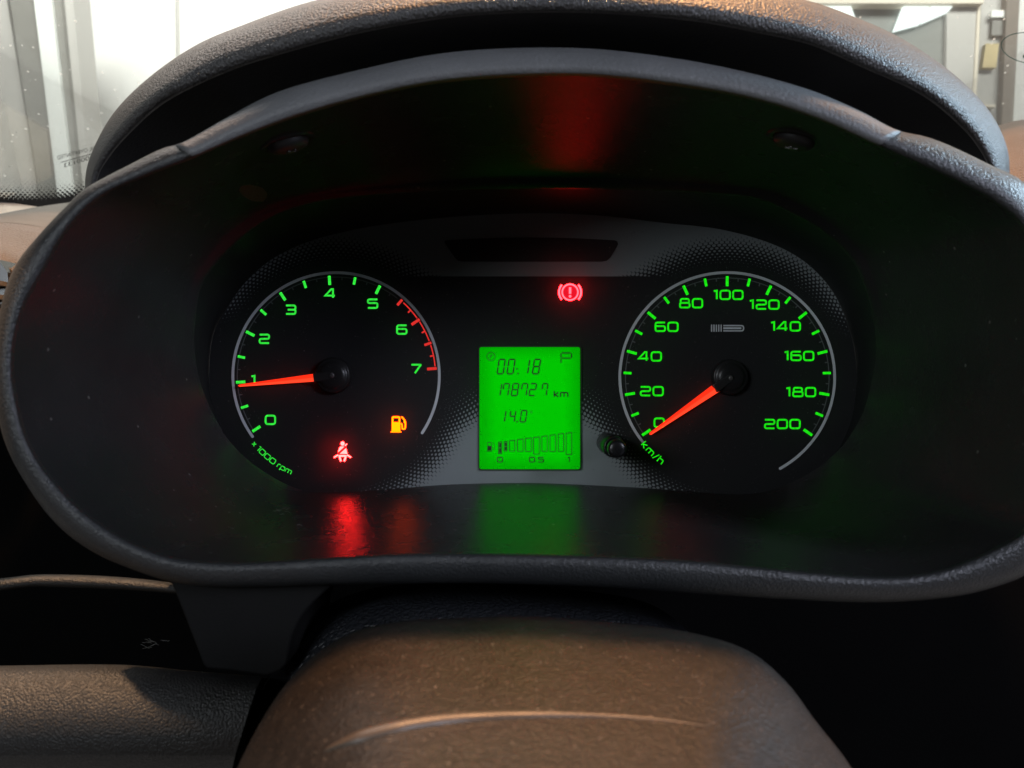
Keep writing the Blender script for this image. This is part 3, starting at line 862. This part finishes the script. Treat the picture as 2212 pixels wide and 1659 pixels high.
# --- needles and hubs
def needle(tip, base, wt, wb, parent):
    t, b = Vector(tip), Vector(base); u = (b - t).normalized(); w = Vector((-u.y, u.x))
    dn, db = .3360, .3380
    g = Geo()
    L0, L1 = t + w * wt / 2, b + w * wb / 2; R0, R1 = t - w * wt / 2, b - w * wb / 2
    m0, m1 = t, b
    Pn = lambda p, d: P(p.x, p.y, d)
    v = [Pn(L0, db), Pn(m0, dn), Pn(R0, db), Pn(L1, db), Pn(m1, dn - .0006), Pn(R1, db), Pn(t - u * 3, db), Pn(b + u * 1.5, db)]
    g.V = v; g.F = [(0, 1, 4, 3), (1, 2, 5, 4), (0, 6, 1), (6, 2, 1), (3, 4, 7), (4, 5, 7), (0, 3, 5, 2)]
    o = g.build('needle', M['needle'], parent)
    o.data.materials.append(M['needle2'])
    o.data.polygons[0].material_index = 1
    return o
def hub_cap(cx, cy, r, toward, parent):
    c = P(cx, cy, DF); s = DF / F; rr = r * s
    prof = [(rr * 1.05, 0), (rr * 1.04, .0022), (rr * 1.0, .0032), (rr * .93, .0036), (rr * .86, .0035), (rr * .78, .0043), (rr * .6, .0049), (rr * .35, .0052), (rr * .12, .0053)]
    rows = disc_rows(c, (0, -1, 0), prof, 48)
    V, Fc = loft(rows, True); cap(rows, V, Fc, 48)
    o = mesh('needle_hub', V, Fc, M['cap'], parent)
    return o
needle((517, 833), (681, 815.5), 5, 17, tacho)
needle((1405, 937), (1553, 834), 6, 21, speedo)
hub_cap(722, 811, 37, None, tacho); hub_cap(1574, 815, 37, None, speedo)
def needle_root(c, toward, parent):
    """black root of the needle lying over the hub, with its end peg"""
    c = Vector(c); u = (Vector(toward) - c).normalized(); w = Vector((-u.y, u.x))
    g = Geo(); q = [c + u * 40 + w * 10, c + u * 40 - w * 10, c - w * 8.5 - u * 2, c - u * 6, c + w * 8.5 - u * 2]
    g.prism([P(p.x, p.y, .3346) for p in q], (0, .003, 0))
    o = g.build('needle_root', M['black'], parent)
    bv = o.modifiers.new('soft edges', 'BEVEL'); bv.width = .0004; bv.segments = 2
    pc = c - u * 1
    rows = disc_rows(P(pc.x, pc.y, .3347), (0, -1, 0), [(.0011, -.001), (.0011, .0004), (.0008, .0007), (.0003, .0008)], 16)
    V, Fc = loft(rows, True); cap(rows, V, Fc, 16)
    mesh('needle_peg', V, Fc, M['screw'], parent)
needle_root((716, 811), (517, 833), tacho); needle_root((1578, 817), (1405, 937), speedo)

# --- top window of the plate
g = Geo()
win = catmull([(966, 519), (1040, 515), (1146, 513), (1250, 515), (1328, 519)], False, 6)
pts = [(p.x, p.y) for p in win] + [(1334, 522), (1335, 528), (1331, 536), (1318, 557), (1311, 563), (1300, 565), (998, 565), (989, 563), (983, 557), (964, 530), (960, 524), (961, 520)]
g.prism([P(x, y, DF - .0004) for x, y in pts], (0, .0003, 0))
tw = g.build('indicator_window', M['black'], clu)

# --- LCD
C5 = lambda x, y: (1100 * .8641 + x * .34384, 580 * .8641 + y * .34384)
lx0, ly0 = C5(248, 723); lx1, ly1 = C5(880, 1490)
a_, b_ = P(lx0, ly1, DF - .001), P(lx1, ly0, DF - .001)
rc = fillet([(lx0, ly0), (lx1, ly0), (lx1, ly1), (lx0, ly1)], 5, True, 4)
g = Geo(); g.prism([P(p.x, p.y, DF - .001) for p in rc], (0, .0007, 0))
lcd = g.build('display', lcd_mat(a_.x, b_.x, a_.z, b_.z), clu)
fr = fillet([(lx0 - 2.5, ly0 - 2), (lx1 + 3.5, ly0 - 2), (lx1 + 3.5, ly1 + 3), (lx0 - 2.5, ly1 + 3)], 6, True, 4)
g = Geo(); g.prism([P(p.x, p.y, DF - .0007) for p in fr], (0, .0005, 0)); g.build('display_frame', M['black'], lcd)
DL = DF - .00115
SEG = {'0': 'abcdef', '1': 'bc', '2': 'abged', '3': 'abgcd', '4': 'fgbc', '7': 'fabc', '8': 'abcdefg', '9': 'abcdfg', 'P': 'abfge'}
def seven(g, ch, x0, y0, x1, y1, sl, w=3.0):
    """a seven-segment figure; x0..x1 is the foot, sl the lean of the top"""
    def q(u, v): return C5(x0 + (x1 - x0) * u + sl * (1 - v), y0 + (y1 - y0) * v)
    e = .10
    segs = {'a': [(e, 0), (1 - e, 0)], 'b': [(1, e * .6), (1, .5 - e * .5)], 'c': [(1, .5 + e * .5), (1, 1 - e * .6)], 'd': [(e, 1), (1 - e, 1)],
            'e': [(0, .5 + e * .5), (0, 1 - e * .6)], 'f': [(0, e * .6), (0, .5 - e * .5)], 'g': [(e, .5), (1 - e, .5)]}
    for s in SEG[ch]:
        p, r = [Vector(q(*k)) for k in segs[s]]
        A, B = ribbon([p, r], w)
        d = (r - p).normalized() * (w * .42)
        g.poly([P(v[0], v[1], DL) for v in (A[0], p - d, B[0], B[1], r + d, A[1])])
def lcd_digit(ch, *a, **k):
    g = Geo(); seven(g, ch, *a, **k); return g.build('digit', M['segment'], lcd)
for ch, x0, x1 in (('0', 358, 396), ('0', 420, 458), ('1', 520, 550), ('8', 580, 618)): lcd_digit(ch, x0, 800, x1, 891, 14)
for ch, x0, x1 in (('1', 348, 376), ('7', 391, 425), ('8', 447, 484), ('7', 506, 540), ('2', 558, 595), ('7', 634, 666)): lcd_digit(ch, x0, 953, x1, 1028, 12, w=2.7)
for ch, x0, x1 in (('1', 378, 404), ('4', 434, 466), ('0', 502, 536)): lcd_digit(ch, x0, 1122, x1, 1193, 11, w=2.7)
g = Geo(); seven(g, 'P', 760, 760, 826, 824, 0, 2.7); g.build('digit', M['segment'], lcd)
g = Geo()
for x, y in ((484, 860), (489, 889), (483, 1192)):
    a = C5(x, y); g.poly([P(a[0] + s * 1.6, a[1] + t * 1.6, DL) for s, t in ((-1, -1), (1, -1), (1, 1), (-1, 1))])
def st5(pts, w, closed=False, r=0):
    q = fillet([C5(*p) for p in pts], r, closed); A, B = ribbon(q, w, closed)
    g.strip([P(p.x, p.y, DL) for p in A], [P(p.x, p.y, DL) for p in B], closed)
st5([(566, 1120), (573, 1140), (581, 1120)], 1.0)
g.build('display_mark', M['segment'], lcd)
g = Geo(); word(g, 'km', *C5(760, 1017), 15.5, DL, .21, .30); g.build('display_lettering', M['segment'], lcd)
g = Geo()
st5([(320 + 26 * math.cos(math.tau * k / 28), 781 + 26 * math.sin(math.tau * k / 28)) for k in range(28)], 1.5, True)
st5([(312, 796), (320, 781), (332, 768)], 1.3); st5([(320, 781), (316, 770)], 1.3)
g.build('clock_symbol', M['segment'], lcd)
g = Geo()
st5([(299, 1322), (322, 1322), (322, 1376), (299, 1376)], 1.3, True)
g.poly([P(*C5(x, y), DL - .00002) for x, y in ((297, 1344), (323, 1344), (323, 1372), (297, 1372))])
st5([(292, 1377), (328, 1377)], 1.6)
st5([(322, 1350), (330, 1352), (331, 1367), (341, 1367), (343, 1340), (334, 1322)], 1.1, False, 3)
g.build('pump_symbol', M['segment'], lcd)
for x0, x1, y0, y1, full in ((367, 386, 1317, 1393, 1), (402, 421, 1314, 1376, 1), (436, 470, 1308, 1376, 0), (487, 522, 1300, 1377, 0), (538, 573, 1293, 1378, 0),
                             (588, 623, 1287, 1395, 0), (640, 673, 1280, 1377, 0), (691, 724, 1273, 1378, 0), (742, 776, 1266, 1378, 0), (792, 828, 1260, 1397, 0)):
    g = Geo(); st5([(x0, y0 + 4), (x1, y0), (x1, y1), (x0, y1)], 1.7, True)
    if full:
        for k in range(2):
            ya, yb = y0 + 8 + (y1 - y0 - 10) * k / 2, y0 + 5 + (y1 - y0 - 10) * (k + 1) / 2
            g.poly([P(*C5(x, y), DL - .00002) for x, y in ((x0 + 4, ya), (x1 - 3, ya), (x1 - 3, yb), (x0 + 4, yb))])
    g.build('gauge_bar', M['segment'], lcd)
for t, x in (('0', 376), ('0.5', 606), ('1', 808)):
    g = Geo(); word(g, t, *C5(x, 1430), 12.6, DL, .235, .34); g.build('display_lettering', M['segment'], lcd)

# --- warning lamps
def ring_pts(c, r, n=36, a0=0, a1=math.tau): return [Vector((c[0] + r * math.cos(a0 + (a1 - a0) * k / n), c[1] + r * math.sin(a0 + (a1 - a0) * k / n))) for k in range(n + (0 if a1 - a0 >= math.tau else 1))]
def strip2(g, q, w, d, closed=False):
    A, B = ribbon(q, w, closed); g.strip([P(p.x, p.y, d) for p in A], [P(p.x, p.y, d) for p in B], closed)
bc = C5(817, 378)
g = Geo()
strip2(g, ring_pts(bc, 17), 3.5, D2, True)
strip2(g, [Vector((bc[0], bc[1] - 10.5)), Vector((bc[0], bc[1] + 3.5))], 5.2, D2)
g.poly([P(p.x, p.y, D2) for p in ring_pts((bc[0], bc[1] + 8.8), 3.0, 14)])
strip2(g, ring_pts(bc, 23.8, 16, R(-42), R(42)), 4.2, D2); strip2(g, ring_pts(bc, 23.8, 16, R(138), R(222)), 4.2, D2)
bl = g.build('brake_lamp', M['red_lamp'], clu, label='red brake warning lamp with an exclamation mark in a circle')
g = Geo(); g.poly([P(p.x, p.y, D1) for p in ring_pts(bc, 15.2)]); g.build('lamp_glow', M['red_dim'], bl)
C4 = lambda x, y: (500 * .8641 + x * .3126, 640 * .8641 + y * .3126)
g = Geo()
g.poly([P(*C4(985 + 14 * math.cos(math.tau * k / 20), 1296 + 15 * math.sin(math.tau * k / 20)), D2) for k in range(20)])
def p4(pts, d=D2): g.poly([P(*C4(x, y), d) for x, y in pts])
def s4(pts, w, r=0, d=D2): strip2(g, fillet([C4(*p) for p in pts], r, False), w, d)
p4([(960, 1328), (970, 1316), (994, 1316), (998, 1317), (953, 1358)])            # left of the belt
p4([(1009, 1327), (1014, 1342), (1019, 1369), (1000, 1367), (975, 1366), (965, 1367)])           # right of the belt
s4([(1001, 1312), (1015, 1298)], 2.6)                                                           # belt above the shoulder
s4([(925, 1393), (955, 1374)], 3.4); s4([(1044, 1392), (1016, 1375)], 3.4)                      # lap belt ends
p4([(957, 1376), (970, 1374), (1000, 1374), (1014, 1376), (1012, 1388), (958, 1388)], D2 - .00002)
s4([(963, 1384), (974, 1419)], 4.2); s4([(1008, 1384), (996, 1419)], 4.2)
g.build('seat_belt_lamp', M['belt_lamp'], clu, label='red seat belt warning lamp showing a belted figure')
g = Geo()
s4([(1331, 1150), (1331, 1113), (1378, 1113), (1378, 1150)], 3.6, 2)
p4([(1325, 1148), (1384, 1148), (1384, 1209), (1325, 1209)], D2 - .00002); p4([(1319, 1211), (1390, 1211), (1390, 1219), (1319, 1219)])
s4([(1386, 1158), (1396, 1162), (1397, 1196), (1417, 1196), (1420, 1150), (1410, 1128), (1392, 1110)], 2.9, 5)
p4([(1404, 1122), (1420, 1136), (1420, 1160), (1410, 1155)], D2 - .00003)
g.build('fuel_lamp', M['amber_lamp'], clu, label='amber low fuel lamp showing a pump')

# --- trip button: collar and stem that pass through the lens
c0 = P(1311, 956, DF)
rows = disc_rows(c0, (0, -1, 0), [(.0045, 0), (.0045, .0225), (.0040, .0242), (.0034, .0245), (.0033, .0230)], 32)
cb = mesh('trip_button', *loft(rows, True), M['gloss'], clu)
rows = disc_rows(c0, (0, -1, 0), [(.0031, .02), (.0031, .0295), (.0037, .0298), (.0037, .0325), (.0033, .0338), (.0026, .0342), (.001, .0344)], 32)
V, Fc = loft(rows, True); cap(rows, V, Fc, 32)
mesh('button_cap', V, Fc, M['gloss'], cb)

# ================================================================== WINDSCREEN
def on_glass(px, py, off=0.0):
    b = (829.5 - py) / F; a = (px - 1106) / F
    t = (.641 - off) / (b + .62)
    return Vector((a * t, t, ZC + b * t))
ws = thing('windscreen', on_glass(1106, 470), 'dusty windscreen glass with a black dotted border behind the hood', 'windscreen')
g = Geo(); g.prism([on_glass(-500, 470), on_glass(2750, 470), on_glass(2750, -420), on_glass(-500, -420)], Vector((0, .0034, .005)))
gl = g.build('glass', M['glass'], ws)
EDGE = [(-400, 380), (-200, 405), (-60, 422), (0, 429), (60, 432), (110, 430), (160, 423), (300, 400), (600, 380)]
ed = catmull(EDGE, False, 10)
g = Geo(); g.strip([on_glass(p.x, p.y, .001) for p in ed], [on_glass(p.x, p.y + 40, .001) for p in ed])
edl = by_length(ed, 100)
for row in range(6):
    r = (4.0, 3.4, 2.8, 2.1, 1.5, 0.9)[row]
    for i in range(100):
        p = edl[i] if row % 2 == 0 else (edl[i].lerp(edl[min(i + 1, 99)], .5))
        if p.x < -40 or p.x > 330: continue
        cx, cy = p.x, p.y - 1.5 - row * 4.9
        g.poly([on_glass(cx + r * 1.25 * math.cos(math.tau * k / 12), cy + r * .8 * math.sin(math.tau * k / 12), .001) for k in range(12)])
g.build('border_print', M['text_print'], ws, label='black printed border with rows of dots')
def glass_text(txt, x_right, x_left, y_right, y_left, h):
    """lettering on the outer face, so it reads backwards from the seat"""
    cu = bpy.data.curves.new('lettering', 'FONT'); cu.body = txt; cu.size = 1.0
    ob = bpy.data.objects.new('lettering', cu); COL.objects.link(ob)
    dg = bpy.context.evaluated_depsgraph_get(); dg.update()
    me = bpy.data.meshes.new_from_object(ob.evaluated_get(dg))
    bpy.data.objects.remove(ob)
    xs = [v.co.x for v in me.vertices]; W_ = max(xs)
    for v in me.vertices:
        t = v.co.x / W_
        x = x_right + (x_left - x_right) * t; y = y_right + (y_left - y_right) * t
        v.co = on_glass(x + v.co.y * h * -.12, y - v.co.y * h, .0015)
    me.materials.append(M['text_print'])
    o = bpy.data.objects.new('lettering', me); link(o, ws); return o
glass_text('NL OVERTINTED', 207, 124, 323, 345, 12.0)
glass_text('000133', 194, 139, 345, 362, 12.5)
g = Geo()
g.strip([on_glass(131, 350.2, .0015), on_glass(205, 329.8, .0015)], [on_glass(131, 351.6, .0015), on_glass(205, 331.2, .0015)])
g.build('lettering_rule', M['text_print'], ws)
# oval sticker at the right
g = Geo()
q = [Vector((2225 + 62 * math.cos(math.tau * k / 40), 104 + 33 * math.sin(math.tau * k / 40) + .10 * 62 * math.cos(math.tau * k / 40))) for k in range(40)]
A, B = ribbon(q, 1.6, True); g.strip([on_glass(p.x, p.y, .0015) for p in A], [on_glass(p.x, p.y, .0015) for p in B], True)
for x, y in ((2216, 122),):
    g.poly([on_glass(x + 7 * math.cos(math.tau * k / 10), y + 5 * math.sin(math.tau * k / 10), .0015) for k in range(10)])
g.build('oval_sticker', M['greenline'], ws, label='green oval outline printed on the glass')
# pale trim of the windscreen pillar at far left
g = Geo(); g.prism([P(-260, 395, .79), P(0, 434, .76), P(84, 447, .74), P(20, 462, .70), P(-40, 472, .69), P(-260, 520, .66)], (0, 0, -.006))
g.build('pillar_trim', M['pillar'], ws)

# ================================================================== WORKSHOP BEHIND
def boxd(g, quad, d0, depth):
    """a slab whose near face is traced at distance d0"""
    g.prism([P(x, y, d0) for x, y in quad], (0, depth, 0))
g = Geo(); g.box([(-4, 2.7, -.6), (4, 2.7, -.6), (4, 2.7, 4), (-4, 2.7, 4), (-4, 2.8, -.6), (4, 2.8, -.6), (4, 2.8, 4), (-4, 2.8, 4)])
wall = structure(g.build('wall', M['wall'], None))
g = Geo(); g.box([(-4, -2, -.02), (4, -2, -.02), (4, 2.8, -.02), (-4, 2.8, -.02), (-4, -2, -.1), (4, -2, -.1), (4, 2.8, -.1), (-4, 2.8, -.1)])
structure(g.build('floor', M['concrete'], None))
for x0, x1 in ((-420, 372), (381, 1060), (1066, 1760)):
    g = Geo(); boxd(g, [(x0, -700), (x1, -700), (x1 + 12, 560), (x0 + 12, 560)], 2.68, .02)
    g.build('panel', M['wall'], wall)
g = Geo(); boxd(g, [(372.5, -700), (380.5, -700), (392.5, 560), (384.5, 560)], 2.69, .008); g.build('joint_strip', M['post_pale'], wall)
g = Geo(); boxd(g, [(8, -90), (122, -90), (178, 470), (92, 470)], 2.30, .12)
post = tag(g.build('door_post', M['post'], None), 'leaning grey post with a white strip before the white wall', 'post')
g = Geo(); boxd(g, [(62, -90), (100, -90), (163, 470), (130, 470)], 2.285, .014)
g.build('white_strip', M['strip_white'], post)
g = Geo(); boxd(g, [(-60, -90), (0, -90), (92, 470), (62, 470)], 2.33, .10); g.build('jamb', M['post_pale'], post)
g = Geo(); boxd(g, [(123, -90), (150, -90), (200, 470), (178, 470)], 2.32, .10); g.build('jamb', M['post_pale'], post)

# right-hand side: grey partition, glazed, with things standing by it
g = Geo(); boxd(g, [(1770, 8), (2120, 8), (2095, 420), (1770, 420)], 2.5, .06)
part = tag(g.build('partition', M['wall_grey'], None), 'grey workshop partition with bright windows behind the hood', 'partition')
g = Geo(); boxd(g, [(1740, -14), (2125, -10), (2125, 7), (1740, 7)], 2.46, .1); g.build('top_rail', M['cream'], part)
g = Geo(); boxd(g, [(2113, 8), (2119, 8), (2099, 420), (2091, 420)], 2.48, .03); g.build('edge_bead', M['cream'], part)
g = Geo(); boxd(g, [(2046, 8), (2112, 8), (2094, 420), (2040, 420)], 2.485, .02); g.build('plain_board', M['post_pale'], part)
for q in (((1954, 9), (2010, 9), (1988, 51), (1932, 66)), ((2014, 9), (2062, 9), (2048, 25), (1993, 49)), ((1778, 10), (1837, 10), (1848, 40), (1778, 24))):
    g = Geo(); boxd(g, q, 2.48, .015); g.build('window', M['window_glow'], part)
g = Geo(); boxd(g, [(2122, -20), (2176, -20), (2160, 420), (2096, 420)], 2.55, .06)
sh = tag(g.build('cupboard', M['post_pale'], None), 'pale narrow cupboard between the partition and the brown door', 'cupboard')
g = Geo(); boxd(g, [(2143, 22), (2174, 22), (2172, 37), (2141, 37)], 2.53, .02); g.build('white_card', M['strip_white'], sh)
g = Geo(); boxd(g, [(2144, 44), (2168, 44), (2166, 76), (2142, 76)], 2.535, .02); g.build('drawer', M['post'], sh)
g = Geo(); boxd(g, [(2130, 94), (2158, 94), (2152, 146), (2122, 146)], 2.53, .02); g.build('yellow_card', M['yellow'], sh)
g = Geo(); boxd(g, [(2126, 226), (2151, 226), (2150, 231), (2124, 231)], 2.53, .02); g.build('shelf', M['cream'], sh)
g = Geo(); boxd(g, [(2176, -20), (2204, -20), (2180, 420), (2158, 420)], 2.52, .06)
tag(g.build('brown_door', M['brown'], None), 'narrow brown door edge right of the pale cupboard', 'door')
